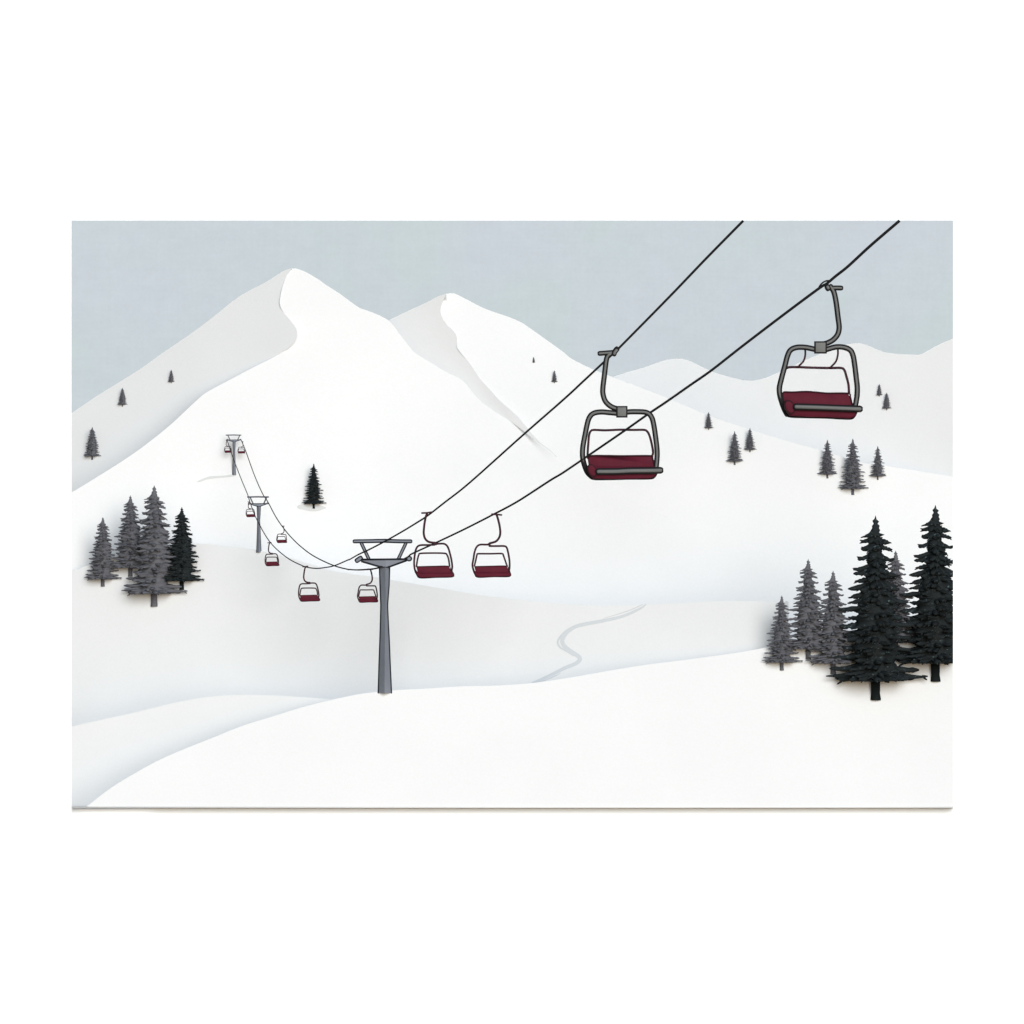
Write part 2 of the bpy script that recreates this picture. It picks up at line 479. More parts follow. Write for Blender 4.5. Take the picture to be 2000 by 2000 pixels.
# ---------------------------------------------------------------- building blocks in a thing's own plane
def tube(bm, pts, r, sides_=10, flat=1.0, yoff=0.0, closed=False, caps=True):
    """round bar along points (x, z) or (x, y, z); r number or list; flat squeezes it along Y"""
    P3 = [Vector((p[0], yoff, p[1])) if len(p) == 2 else Vector(p) + Vector((0, yoff, 0)) for p in pts]
    n = len(P3)
    rr = r if isinstance(r, (list, tuple)) else [r] * n
    rings = []
    for i in range(n):
        if closed:
            t = P3[(i + 1) % n] - P3[i - 1]
        else:
            t = P3[min(i + 1, n - 1)] - P3[max(i - 1, 0)]
        t.normalize()
        yv = Vector((0, 1, 0))
        u = yv.cross(t)
        if u.length < 1e-5:
            u = Vector((1, 0, 0))
        u.normalize()
        w = t.cross(u).normalized()
        rings.append([bm.verts.new(P3[i] + u * math.cos(2 * math.pi * k / sides_) * rr[i] + w * math.sin(2 * math.pi * k / sides_) * rr[i] * flat)
                      for k in range(sides_)])
    m = n if closed else n - 1
    for i in range(m):
        A, B = rings[i], rings[(i + 1) % n]
        for k in range(sides_):
            bm.faces.new([A[k], A[(k + 1) % sides_], B[(k + 1) % sides_], B[k]])
    if caps and not closed:
        for idx, sgn in ((0, -1), (-1, 1)):
            c0 = P3[idx]
            t = (P3[1] - P3[0]) if idx == 0 else (P3[-1] - P3[-2])
            t.normalize()
            prev = rings[idx]
            for q in (0.5, 0.85):
                cur = [bm.verts.new(c0 + (v.co - c0) * math.sqrt(1 - q * q) + t * sgn * rr[idx] * q) for v in rings[idx]]
                for k in range(sides_):
                    bm.faces.new([prev[k], prev[(k + 1) % sides_], cur[(k + 1) % sides_], cur[k]])
                prev = cur
            bm.faces.new(prev)
    return bm

def slab(bm, poly, y0, y1, bevel=0.0):
    """solid with the outline poly (x, z) from depth y0 to y1, edges rounded"""
    f1 = [bm.verts.new((x, y0, z)) for x, z in poly]
    b1 = [bm.verts.new((x, y1, z)) for x, z in poly]
    fs = [bm.faces.new(f1), bm.faces.new(b1[::-1])]
    for i in range(len(poly)):
        j = (i + 1) % len(poly)
        fs.append(bm.faces.new([f1[i], b1[i], b1[j], f1[j]]))
    if bevel > 0:
        ed = [e for e in bm.edges if e.verts[0] in f1 and e.verts[1] in f1]
        bmesh.ops.bevel(bm, geom=ed, offset=bevel, segments=3, affect='EDGES', profile=0.5)
    return bm

def local(ax, ay, z):
    """photograph zoom coordinates -> metres in the thing's own plane, from its anchor"""
    def f(pts, n=None, closed=False):
        q = z(pts)
        q = [((x - ax) * 0.01, (ay - y) * 0.01) for x, y in q]
        if closed:
            q = catmull(q[-1:] + q + q[:2], 4)
            q = q[4:-4]
            q = q[:-1]
        elif n:
            q = resample(catmull(q), n)
        return q
    return f

def rim(bm, poly, r, yoff):
    tube(bm, poly, r, 8, 1.0, yoff, closed=True)

# ---------------------------------------------------------------- large chairs
CH = 'chairs hanging from the lift cables'
def big_chair(label, anchor, Y, f, s, spec):
    root = thing('lift_chair', label, 'lift chair', CH, P(anchor[0], anchor[1], Y))
    k = (DIST + Y) / DIST
    root.scale = (k, k, k)
    u = 0.01 / s                                   # one zoom pixel in metres
    def bar(name, pts, r, n=60, inlay=True, parent=root, rin=None, yoff=0.0, m0=dark_edge):
        q = f(pts, n)
        bm = bmesh.new(); tube(bm, q, r * u, 12, 0.9, yoff)
        o = link(name, bm, m0, parent)
        if inlay:
            bm = bmesh.new(); tube(bm, q, (rin or r * 0.46) * u, 10, 0.8, yoff - r * u * 0.62)
            link('face_strip', bm, steel, o)
        return o
    bar('grip_handle', spec['handle'], spec['hr'], 8)
    hg = bar('hanger_arm', spec['hanger'], spec['tr'], 60)
    # rope clamp
    bm = bmesh.new(); tube(bm, f(spec['clamp']), spec['cr'] * u, 12, 1.0, -0.03)
    cl = link('rope_clamp', bm, dark_edge, root)
    bm = bmesh.new(); tube(bm, f(spec['clamp_in']), spec['cr'] * 0.5 * u, 10, 0.6, -0.03 - spec['cr'] * u * 0.8)
    link('face_strip', bm, steel, cl)
    if 'crescent' in spec:
        bm = bmesh.new(); tube(bm, f(spec['crescent'], 14), spec['rr'] * 0.85 * u, 8)
        link('clamp_hoop', bm, dark_edge, cl)
    # square coupling between hanger and seat frame
    bx = spec['block']
    q = f([(bx[0], bx[1]), (bx[2], bx[1]), (bx[2], bx[3]), (bx[0], bx[3])])
    bm = bmesh.new(); slab(bm, q, -0.085, 0.06, 0.008)
    cp = link('coupling', bm, dark_edge, root)
    e = spec['rr'] * 1.5
    q = f([(bx[0] + e, bx[1] + e), (bx[2] - e, bx[1] + e), (bx[2] - e, bx[3] - e), (bx[0] + e, bx[3] - e)])
    bm = bmesh.new(); slab(bm, q, -0.097, -0.06, 0.005)
    link('face_plate', bm, steel, cp)
    fr = bar('seat_frame', spec['frame_r'], spec['tr'], 70)
    q = f(spec['frame_l'], 70)
    bm = bmesh.new(); tube(bm, q, spec['tr'] * u, 12, 0.9)
    fl = link('seat_frame', bm, dark_edge, root)
    bm = bmesh.new()
    nn = len(q)
    tube(bm, q, [spec['tr'] * 0.46 * u * (1 if i < nn * 0.7 else max(0.35, 1 - (i / nn - 0.7) * 2.4)) for i in range(nn)], 10, 0.8, -spec['tr'] * u * 0.62)
    link('face_strip', bm, steel, fl)
    bm = bmesh.new(); tube(bm, f(spec['bottom'], 50), spec['rr'] * u, 8, 1.0, -0.02)
    link('bottom_rail', bm, dark_edge, root)
    bm = bmesh.new(); tube(bm, f(spec['back'], 60), spec['br'] * 1.35 * u, 10, 1.0, 0.10)
    link('backrest_frame', bm, maroon_tube, root)
    for hk in spec.get('hooks', []):
        bm = bmesh.new(); tube(bm, f(hk, 16), spec['br'] * 1.05 * u, 8, 1.0, 0.05)
        link('backrest_bracket', bm, maroon_tube, root)
    # backrest cushion and seat cushion
    q = f(spec['cushion'])
    bm = bmesh.new(); slab(bm, q, 0.00, 0.11, 0.02)
    bc = link('backrest_cushion', bm, maroon, root)
    bm = bmesh.new(); tube(bm, f(spec['cushion_edge'], 40), spec['rr'] * 0.9 * u, 8, 1.0, 0.0)
    link('piping', bm, maroon_edge, bc)
    q = f(spec['seat'])
    bm = bmesh.new(); slab(bm, q, -0.30, 0.0, 0.035)
    sc = link('seat_cushion', bm, maroon, root)
    # armrest roll at the end of the bar
    cx, cy, rx, ry = spec['pad']
    el = [(cx + rx * math.cos(t / 24 * 2 * math.pi) + 0.25 * ry * math.sin(t / 24 * 2 * math.pi), cy + ry * math.sin(t / 24 * 2 * math.pi)) for t in range(24)]
    bm = bmesh.new(); slab(bm, f(el), -0.345, -0.05, 0.01)
    ro = link('arm_roll', bm, maroon_edge, root)
    el2 = [(cx + (x - cx) * 0.78, cy + (y - cy) * 0.80) for x, y in el]
    bm = bmesh.new(); slab(bm, f(el2), -0.353, -0.2, 0.008)
    link('roll_cover', bm, maroon, ro)
    bar('safety_bar', spec['bar'], spec['barr'], 30, True, root, spec['barr'] * 0.55, -0.37)
    return root

z1 = zoomer(1100, 650, 7.728)
up = lambda pts: [(x, y + 1159.2) for x, y in pts]
C1 = dict(
    handle=[(745, 297), (640, 305), (550, 312)], hr=38, tr=41, br=13, rr=14,
    hanger=[(770, 300), (700, 325), (660, 375), (642, 470), (622, 640), (600, 820), (600, 920), (635, 1030), (710, 1105), (790, 1140), (860, 1150)],
    clamp=[(765, 320), (775, 290), (810, 245)], clamp_in=[(772, 315), (782, 290), (805, 262)], cr=42,
    block=(800, 1105, 970, 1280),
    frame_r=up([(930, 45), (1000, 34), (1100, 32), (1230, 38), (1300, 68), (1345, 140), (1370, 250), (1390, 380), (1412, 560), (1418, 680), (1410, 800), (1398, 900), (1385, 960)]),
    frame_l=up([(850, 60), (700, 45), (560, 36), (450, 60), (392, 125), (362, 220), (330, 380), (300, 540), (291, 660), (300, 760), (335, 880), (375, 960), (430, 1010)]),
    bottom=up([(340, 930), (390, 1010), (460, 1050), (700, 1052), (1000, 1045), (1310, 1042), (1380, 1015), (1412, 960)]),
    back=up([(372, 720), (370, 650), (382, 480), (392, 380), (415, 325), (460, 306), (640, 312), (850, 303), (1050, 306), (1225, 306), (1275, 335), (1310, 410),
             (1340, 530), (1358, 650), (1340, 705)]),
    cushion=up([(372, 760), (385, 722), (420, 705), (640, 702), (900, 706), (1320, 704), (1345, 725), (1372, 830), (1390, 950), (400, 950)]),
    cushion_edge=up([(372, 740), (420, 698), (640, 695), (900, 699), (1320, 697), (1345, 722), (1370, 820)]),
    seat=up([(375, 880), (420, 862), (1380, 862), (1410, 900), (1412, 960), (1380, 1010), (1310, 1040), (1000, 1043), (700, 1050), (465, 1046), (400, 1000)]),
    pad=(435, 920, 72, 98), bar=up([(530, 936), (800, 934), (1000, 925), (1250, 922), (1462, 918)]), barr=52)
C1['pad'] = (435, 920 + 1159.2, 72, 98)
z2 = zoomer(1500, 520, 6.037)
C2 = dict(
    handle=[(745, 258), (800, 256), (862, 257)], hr=30, tr=33, br=11, rr=11,
    hanger=[(738, 240), (775, 300), (797, 390), (812, 490), (825, 600), (838, 700), (835, 760), (815, 815), (765, 870), (700, 905), (640, 920)],
    clamp=[(700, 245), (708, 262)], clamp_in=[(702, 245), (708, 258)], cr=36,
    crescent=[(598, 258), (615, 225), (650, 190), (690, 172), (722, 170)],
    block=(545, 885, 692, 1030),
    frame_r=[(660, 990), (720, 972), (800, 952), (890, 955), (965, 985), (1000, 1045), (1020, 1150), (1038, 1300), (1052, 1430), (1048, 1540), (1030, 1640), (1012, 1720)],
    frame_l=[(575, 985), (500, 968), (430, 956), (340, 957), (270, 985), (232, 1050), (200, 1170), (165, 1300), (135, 1430), (140, 1520), (165, 1610), (195, 1690), (225, 1745)],
    bottom=[(160, 1640), (195, 1725), (250, 1773), (450, 1782), (700, 1788), (960, 1800), (1020, 1770), (1045, 1720)],
    back=[(195, 1225), (230, 1195), (320, 1188), (500, 1194), (720, 1199), (860, 1198), (900, 1220), (925, 1290), (950, 1390), (958, 1500)],
    hooks=[[(440, 985), (440, 1050), (418, 1120), (355, 1186)], [(826, 985), (824, 1050), (800, 1125), (735, 1194)]],
    cushion=[(172, 1500), (185, 1488), (300, 1490), (440, 1484), (560, 1490), (700, 1502), (940, 1504), (962, 1530), (985, 1620), (1000, 1700), (220, 1700), (175, 1600)],
    cushion_edge=[(172, 1500), (190, 1483), (300, 1485), (440, 1478), (560, 1485), (700, 1497), (945, 1499), (970, 1540), (992, 1630)],
    seat=[(195, 1640), (240, 1620), (990, 1640), (1020, 1680), (1040, 1720), (1024, 1772), (958, 1799), (700, 1781), (450, 1776), (255, 1766), (215, 1720)],
    pad=(248, 1662, 62, 84), bar=[(325, 1660), (600, 1668), (800, 1676), (1072, 1686)], barr=41)

Y_END = 1.0
# ---------------------------------------------------------------- pylons
zp = zoomer(660, 980, 4.83)
BASE1 = zp([(441, 1783)])[0]; BASE2 = zF([(606, 1336)])[0]; BASE3 = zF([(373, 609)])[0]
g1, g2, g3 = (ground(BASE1[0], BASE1[1] + 3), ground(BASE2[0], BASE2[1] + 2), ground(BASE3[0], BASE3[1] + 1))
f = local(BASE1[0], BASE1[1], zp)
u = 0.01 / 4.83
py = thing('lift_pylon', 'largest grey lift pylon, standing on the crest of the foreground slope', 'pylon', 'pylons carrying the lift cables', g1)
lv = [(600, 393, 487, 448), (780, 399, 481, 450), (960, 406, 467, 450), (1020, 405, 469, 449), (1150, 402, 475, 447), (1300, 397, 483, 445), (1500, 390, 491, 443), (1790, 381, 504, 441)]
bm = bmesh.new()
ring = []
for y, xl, xr, xm in lv:
    (l_,), (r_,), (m_,) = f([(xl, y)]), f([(xr, y)]), f([(xm, y)])
    w = (r_[0] - l_[0])
    ring.append([bm.verts.new((l_[0], 0, l_[1])), bm.verts.new((m_[0], -w * 0.75, m_[1])), bm.verts.new((r_[0], 0, r_[1])), bm.verts.new((m_[0], w * 0.42, m_[1]))])
for a, b2 in zip(ring, ring[1:]):
    for k in range(4):
        bm.faces.new([a[k], a[(k + 1) % 4], b2[(k + 1) % 4], b2[k]])
bm.faces.new(ring[0]); bm.faces.new(ring[-1][::-1])
mast = link('mast', bm, pylon_steel, py, smooth=False)
for col in (1, 2):
    bm = bmesh.new(); tube(bm, f([(t[col], t[0]) for t in lv]), 8 * u, 8)
    link('edge_flange', bm, pylon_edge, mast)
# crossarm: two facets meeting over the mast
bm = bmesh.new()
topl, topm, topr = f([(222, 530), (452, 528), (648, 526)]); botl, bml, bmr, botr = f([(222, 548), (392, 597), (490, 597), (648, 540)])
bmm = f([(452, 597)])[0]
fy = -0.16
F = [bm.verts.new((p[0], y, p[1])) for p, y in ((topl, -0.02), (topm, fy), (topr, -0.02), (botr, -0.02), (bmr, fy * 0.8), (bmm, fy), (bml, fy * 0.8), (botl, -0.02))]
B = [bm.verts.new((v.co.x, 0.09, v.co.z)) for v in F]
bm.faces.new([F[0], F[1], F[5], F[6], F[7]]); bm.faces.new([F[1], F[2], F[3], F[4], F[5]])
bm.faces.new([B[i] for i in (7, 6, 5, 1, 0)]); bm.faces.new([B[i] for i in (5, 4, 3, 2, 1)])
for i in range(8):
    j = (i + 1) % 8
    bm.faces.new([F[i], B[i], B[j], F[j]])
arm = link('crossarm', bm, pylon_steel, py, smooth=False)
bm = bmesh.new()
edge = [(p[0], y, p[1]) for p, y in ((topl, -0.03), (topm, fy), (topr, -0.03), (botr, -0.03), (bmr, fy * 0.8), (bml, fy * 0.8), (botl, -0.03))]
tube(bm, edge, 9 * u, 8, closed=True)
link('edge_flange', bm, pylon_edge, arm)
def pbar(name, pts, r, parent, rin, y=0.0):
    bm = bmesh.new(); tube(bm, f(pts, 10), r * u, 12, 1.0, y)
    o = link(name, bm, pylon_edge, parent)
    bm = bmesh.new(); tube(bm, f(pts, 10), rin * u, 8, 0.8, y - r * u * 0.72)
    link('face_strip', bm, pylon_steel, o)
    return o
pbar('top_beam', [(156, 359), (300, 357), (440, 354), (560, 358), (686, 359)], 19.5, py, 9.5, -0.03)
pbar('strut', [(222, 378), (290, 522)], 17, py, 8)
pbar('strut', [(640, 378), (572, 522)], 17, py, 8)
bm = bmesh.new(); tube(bm, f([(180, 540), (215, 517)]), 24 * u, 12, 1.3, -0.05)
o = link('cable_roller', bm, pylon_edge, py)
bm = bmesh.new(); tube(bm, f([(182, 540), (212, 519)]), 15 * u, 10, 0.9, -0.05 - 20 * u)
link('roller_face', bm, pylon_steel, o)
bm = bmesh.new()
cx, cz = f([(672, 522)])[0]
slab(bm, [(cx + 29 * u * math.cos(t / 20 * 2 * math.pi), cz + 27 * u * math.sin(t / 20 * 2 * math.pi)) for t in range(20)], -0.11, 0.06, 0.01)
o = link('cable_roller', bm, pylon_edge, py)
bm = bmesh.new()
slab(bm, [(cx + 15 * u * math.cos(t / 20 * 2 * math.pi), cz + 15 * u * math.sin(t / 20 * 2 * math.pi)) for t in range(20)], -0.125, -0.08, 0.004)
link('roller_face', bm, pylon_steel, o)
kk = (DIST + g1.y) / DIST
py.scale = (kk,) * 3
p2 = dup(py, 'slim grey lift pylon at the upper edge of the shaded valley, middle of three', g2, 0.366 * (DIST + g2.y) / DIST)
p3 = dup(py, 'smallest grey lift pylon, standing alone high on the white mountain face', g3, 0.262 * (DIST + g3.y) / DIST)

# ---------------------------------------------------------------- cables
za = zoomer(1100, 650, 7.728)
cabA = zF([(303, 283), (318, 320), (365, 460), (440, 655), (500, 800), (522, 872), (570, 1000), (620, 1100), (665, 1180), (720, 1260), (800, 1340), (900, 1415), (1000, 1465),
           (1060, 1487), (1150, 1498), (1230, 1490), (1320, 1472), (1449, 1418)]) + zG([(110, 545), (195, 497), (300, 448), (440, 375), (600, 285), (740, 200), (845, 132), (1015, 0)]) + \
       [(917, 943)] + za([(-620, 1555), (0, 1012), (300, 735), (600, 455), (720, 345), (840, 232)]) + zC([(1000, 870), (1350, 505), (1699, 150)])
cabB = zF([(438, 283), (462, 340), (490, 412), (565, 620), (640, 790), (690, 868), (760, 1000), (820, 1092), (900, 1192), (1000, 1290), (1130, 1385), (1310, 1470), (1449, 1508)]) + \
       zG([(100, 638), (180, 643), (300, 637), (375, 625), (470, 600), (580, 560), (660, 520), (700, 490), (870, 412), (1150, 280), (1330, 190), (1450, 128), (1690, 0)]) + \
       za([(-200, 2230), (0, 2110), (390, 1845), (930, 1475), (1280, 1228), (1560, 1040), (1932, 780)]) + \
       [(1390, 723), (1450, 676), (1530, 615)] + z2([(600, 262), (690, 207), (800, 115), (945, 0)]) + [(1700, 480), (1757, 431)]
def depth_cable(pts, marks):
    """depth along the cable from its known depths at some points of it"""
    L = [0.0]
    for a, b in zip(pts, pts[1:]):
        L.append(L[-1] + math.dist(a, b))
    at = []
    for (mx, my), Y in marks:
        i = min(range(len(pts)), key=lambda k: math.dist(pts[k], (mx, my)))
        at.append((L[i], Y))
    out = []
    for l_ in L:
        for (l0, y0), (l1, y1) in zip(at, at[1:]):
            if l_ <= l1 or (l1, y1) == at[-1]:
                t = min(max((l_ - l0) / (l1 - l0), 0), 1)
                out.append(y0 + (y1 - y0) * t)
                break
    return out
def make_cable(pts, marks, label):
    q = catmull(pts, 8)
    d = depth_cable(q, marks)
    bm = bmesh.new()
    P3 = []; rr = []
    n = len(q)
    for (x, y), Y in zip(q, d):
        v = P(x, y, Y)
        P3.append(tuple(v))
        t = min(max((x - 430) / 1330, 0), 1)
        rr.append(0.0072 + 0.0200 * t ** 0.8 + (0.002 if x > 700 else 0))
    tube(bm, P3, rr, 8, caps=False)
    o = link('lift_cable', bm, cable_mat)
    tag(o, label, 'cable', 'cables of the chairlift')
    return q, d
mA = [(cabA[0], g3.y - 0.05), (zF([(515, 850)])[0], g2.y - 0.09), (zG([(195, 497)])[0], g1.y - 0.14), (cabA[-1], Y_END)]
mB = [(cabB[0], g3.y - 0.05), (zF([(680, 850)])[0], g2.y - 0.07), (zF([(1310, 1470)])[0], g1.y + 1.0), (zG([(375, 625)])[0], g1.y + 0.16), (zG([(580, 560)])[0], g1.y + 0.14), (zG([(660, 520)])[0], g1.y - 0.13), (cabB[-1], Y_END)]
qa, da = make_cable(cabA, mA, 'black lift cable running in front of the top beam of the near pylon')
qb, db = make_cable(cabB, mB, 'black lift cable carrying the highest chair, passing behind the near pylon mast')
def cable_depth(q, d, p):
    return d[min(range(len(q)), key=lambda k: math.dist(q[k], p))]

a1 = z1([(790, 280)])[0]; a2 = z2([(690, 207)])[0]
Y1 = cable_depth(qa, da, a1); Y2 = cable_depth(qb, db, a2)
big_chair('large maroon lift chair in front of the white mountain slope, second highest of all', a1, Y1, local(a1[0], a1[1], z1), 7.728, C1)
big_chair('large maroon lift chair hanging highest, against the sky and the far grey hills', a2, Y2, local(a2[0], a2[1], z2), 6.037, C2)

# ---------------------------------------------------------------- slim chairs
zm = zoomer(800, 980, 8.782)
def slim_chair(label, a, Y, ax, grip, hanger, coup, frame, back, seat_b, seat_f, seam, tk=1.0):
    f = local(a[0], a[1], zm)
    u = 0.01 / 8.782
    root = thing('lift_chair', label, 'lift chair', CH, P(a[0], a[1], Y))
    root.scale = ((DIST + Y) / DIST,) * 3
    bm = bmesh.new(); tube(bm, f(grip), 15 * u * tk, 8, 1.0, -0.03); link('grip_handle', bm, maroon_tube, root)
    bm = bmesh.new(); tube(bm, f(hanger, 40), 19 * u * tk, 8); link('hanger_arm', bm, maroon_tube, root)
    bm = bmesh.new(); tube(bm, f(coup), 22 * u * tk, 8); link('coupling', bm, maroon_tube, root)
    bm = bmesh.new(); tube(bm, f(frame, 90), 17 * u * tk, 8); link('seat_frame', bm, maroon_tube, root)
    bm = bmesh.new(); tube(bm, f(back, 50), 15 * u * tk, 8, 1.0, 0.06); link('backrest_frame', bm, maroon_tube, root)
    bm = bmesh.new(); slab(bm, f(seat_b), -0.01, 0.06, 0.012)
    b_ = link('backrest_cushion', bm, maroon, root)
    bm = bmesh.new(); slab(bm, f(seat_f), -0.22, 0.0, 0.015)
    s_ = link('seat_cushion', bm, maroon, root)
    bm = bmesh.new(); tube(bm, f(seam, 20), 7 * u, 6, 1.0, -0.02)
    link('piping', bm, maroon_edge, b_)
    return root
sb = [(118, 1125), (140, 1108), (400, 1105), (672, 1105), (700, 1165), (722, 1215), (722, 1250), (150, 1255)]
sf = [(108, 1165), (135, 1200), (175, 1232), (720, 1218), (752, 1245), (728, 1284), (450, 1290), (185, 1300), (135, 1262)]
sm = [(120, 1112), (400, 1105), (672, 1104), (700, 1165), (722, 1210)]
aL = zm([(318, 205)])[0]
YL = cable_depth(qa, da, aL)
L_SPEC = (
    [(212, 193), (300, 190), (375, 178)], [(300, 200), (278, 260), (258, 360), (245, 470), (243, 550), (268, 635), (330, 688), (440, 705)],
    [(420, 722), (455, 725)],
    [(455, 722), (560, 718), (610, 728), (655, 775), (690, 880), (718, 1000), (732, 1110), (722, 1190), (748, 1240), (728, 1282), (450, 1290), (185, 1300), (130, 1250), (92, 1170), (78, 1070),
     (82, 970), (100, 850), (130, 775), (185, 745), (300, 742), (430, 738)],
    [(118, 1110), (133, 1000), (158, 910), (190, 886), (400, 880), (600, 885), (640, 910), (668, 985), (685, 1100)], sb, sf, sm)
slim_chair('maroon lift chair just past the near pylon, crossed by a cable at its coupling', aL, YL, 0, *L_SPEC)
aR = zm([(1445, 212)])[0]
YR = cable_depth(qb, db, aR)
sh = lambda pts: [(x + 994, y - 2 - max(0, y - 1100) * 0.04) for x, y in pts]
R_SPEC = (
    [(1412, 212), (1490, 218), (1575, 226)], [(1495, 228), (1525, 330), (1548, 440), (1555, 540), (1535, 615), (1480, 680), (1375, 712)],
    [(1362, 725), (1375, 752)],
    [(1370, 760), (1500, 760), (1625, 760), (1665, 785), (1690, 870), (1712, 1000), (1716, 1110), (1708, 1190), (1726, 1240), (1700, 1277), (1450, 1278), (1175, 1288), (1125, 1240), (1092, 1160),
     (1078, 1080), (1095, 980), (1115, 860), (1150, 775), (1205, 737), (1300, 735), (1360, 735)],
    [(1112, 1100), (1138, 990), (1158, 905), (1185, 892), (1400, 892), (1582, 890), (1610, 925), (1640, 1010), (1672, 1100)], sh(sb), sh(sf), sh(sm))
slim_chair('maroon lift chair in the open, between the near pylon and the large chair above', aR, YR, 0, *R_SPEC)
protos = {}

for proto, zz, w, grip, cab, lab in (
        ('L', zF, 195, (1052, 1485), 'A', 'small maroon lift chair at the lowest sag of the cable, over the shaded valley'),
        ('R', zG, 193, (292, 634), 'B', 'small maroon lift chair close beside the mast of the near pylon'),
        ('L', zF, 130, (712, 1259), 'A', 'tiny maroon lift chair hanging just downhill of the middle pylon foot'),
        ('R', zF, 98, (828, 1097), 'B', 'tiny maroon lift chair alone on the cable farther from the middle pylon mast'),
        ('L', zF, 85, (516, 872), 'A', 'tiny maroon lift chair under the arm of the middle pylon'),
        ('L', zF, 67, (306, 295), 'A', 'tiniest maroon lift chair under the smallest pylon, on the side of the grey snow streak'),
        ('R', zF, 69, (446, 300), 'B', 'tiniest maroon lift chair under the smallest pylon, on the side of the lone tree')):
    p = zz([grip])[0]
    q, d = (qa, da) if cab == 'A' else (qb, db)
    Y = cable_depth(q, d, p)
    k = w / 4.83 / 75.6
    sc_ = k * (DIST + Y) / DIST
    key = (proto, k > 0.45)
    if key not in protos:
        # the thinner chairs far up the line have relatively stouter tubes
        spec, a = (L_SPEC, aL) if proto == 'L' else (R_SPEC, aR)
        protos[key] = slim_chair(lab, a, Y, 0, *spec, 1.3 if k > 0.45 else 1.5)
        protos[key].location = P(p[0], p[1], Y); protos[key].scale = (sc_,) * 3
    else:
        dup(protos[key], lab, P(p[0], p[1], Y), sc_)

# ---------------------------------------------------------------- fir trees
RT = [(1575, 370), (1578, 410), (1592, 475), (1630, 572), (1608, 630), (1628, 655), (1605, 695), (1683, 735), (1620, 765), (1650, 830), (1718, 875), (1645, 915), (1700, 952), (1702, 1022), (1725, 1072), (1735, 1148), (1775, 1190)]
LT = [(1420, 330), (1398, 362), (1398, 408), (1378, 468), (1350, 535), (1352, 560), (1375, 605), (1322, 652), (1340, 700), (1330, 735), (1262, 778), (1330, 830), (1265, 882), (1300, 930), (1255, 962), (1290, 1015), (1233, 1072), (1215, 1140), (1197, 1185)]
nrm = lambda pts: [(abs(x - 1485) / 1125, (1325 - y) / 1125) for x, y in pts]
RTN, LTN = nrm(RT), nrm(LT)
ENV = [(1.0, 0.004), (0.94, 0.018), (0.88, 0.036), (0.82, 0.075), (0.75, 0.10), (0.67, 0.125), (0.60, 0.13), (0.5, 0.18), (0.4, 0.20), (0.3, 0.205), (0.2, 0.225), (0.12, 0.258), (0.09, 0.25)]
def env(h):
    for (h0, r0), (h1, r1) in zip(ENV, ENV[1:]):
        if h >= h1:
            return r0 + (r1 - r0) * (h0 - h) / (h0 - h1)
    return ENV[-1][1]

def frond(bm, rng, az, rt, ht, thick, drop, seg=8, sd=6):
    """one needle-clad branch: leaves the trunk higher up, sags, and lifts its ragged tip"""
    d = Vector((math.cos(az), math.sin(az), 0)); tng = Vector((-math.sin(az), math.cos(az), 0)); upv = Vector((0, 0, 1))
    rings = []
    for i in range(seg + 1):
        t = i / seg
        r = rt * (0.06 + 0.94 * t)
        h = ht + drop * (1 - t) ** 1.6 - 0.20 * thick * math.sin(math.pi * t) + 0.10 * thick * t
        prof = (0.75 + 0.35 * math.sin(math.pi * min(t * 1.25, 1))) * (1.0 if t < 0.78 else math.sqrt(max(0.10, 1 - ((t - 0.78) / 0.23) ** 2)))
        tv = thick * prof * (1 + rng.uniform(-0.28, 0.28) * (t > 0.3))
        tw = min(thick * 1.5 * prof, rt * 0.30) * (1 + rng.uniform(-0.2, 0.2))
        c_ = d * r + upv * h
        rings.append([bm.verts.new(c_ + tng * math.cos(2 * math.pi * k / sd) * tw + upv * math.sin(2 * math.pi * k / sd) * tv * (1 + rng.uniform(-0.25, 0.25)) +
                                   d * rng.uniform(-0.25, 0.25) * thick) for k in range(sd)])
    for a, b in zip(rings, rings[1:]):
        for k in range(sd):
            bm.faces.new([a[k], a[(k + 1) % sd], b[(k + 1) % sd], b[k]])
    bm.faces.new(rings[-1]); bm.faces.new(rings[0][::-1])
    # ragged twigs along the lower and outer edge
    for q in range(4):
        t = rng.uniform(0.45, 0.98)
        r = rt * t
        h = ht + drop * (1 - t) ** 1.6
        o = d * r + upv * (h + rng.uniform(-0.6, 0.4) * thick) + tng * rng.uniform(-0.6, 0.6) * thick
        ln = thick * rng.uniform(1.2, 2.2)
        v = (d * rng.uniform(0.6, 1.1) + upv * rng.uniform(-0.7, 0.35) + tng * rng.uniform(-0.6, 0.6)).normalized()
        s1 = v.cross(upv).normalized(); s2 = v.cross(s1)
        w = thick * 0.34
        base = [bm.verts.new(o + s1 * math.cos(2 * math.pi * k / 4) * w + s2 * math.sin(2 * math.pi * k / 4) * w) for k in range(4)]
        mid = [bm.verts.new(o + v * ln * 0.7 + s1 * math.cos(2 * math.pi * k / 4) * w * 0.8 + s2 * math.sin(2 * math.pi * k / 4) * w * 0.8) for k in range(4)]
        tip = bm.verts.new(o + v * ln)
        for k in range(4):
            bm.faces.new([base[k], base[(k + 1) % 4], mid[(k + 1) % 4], mid[k]])
            bm.faces.new([mid[k], mid[(k + 1) % 4], tip])

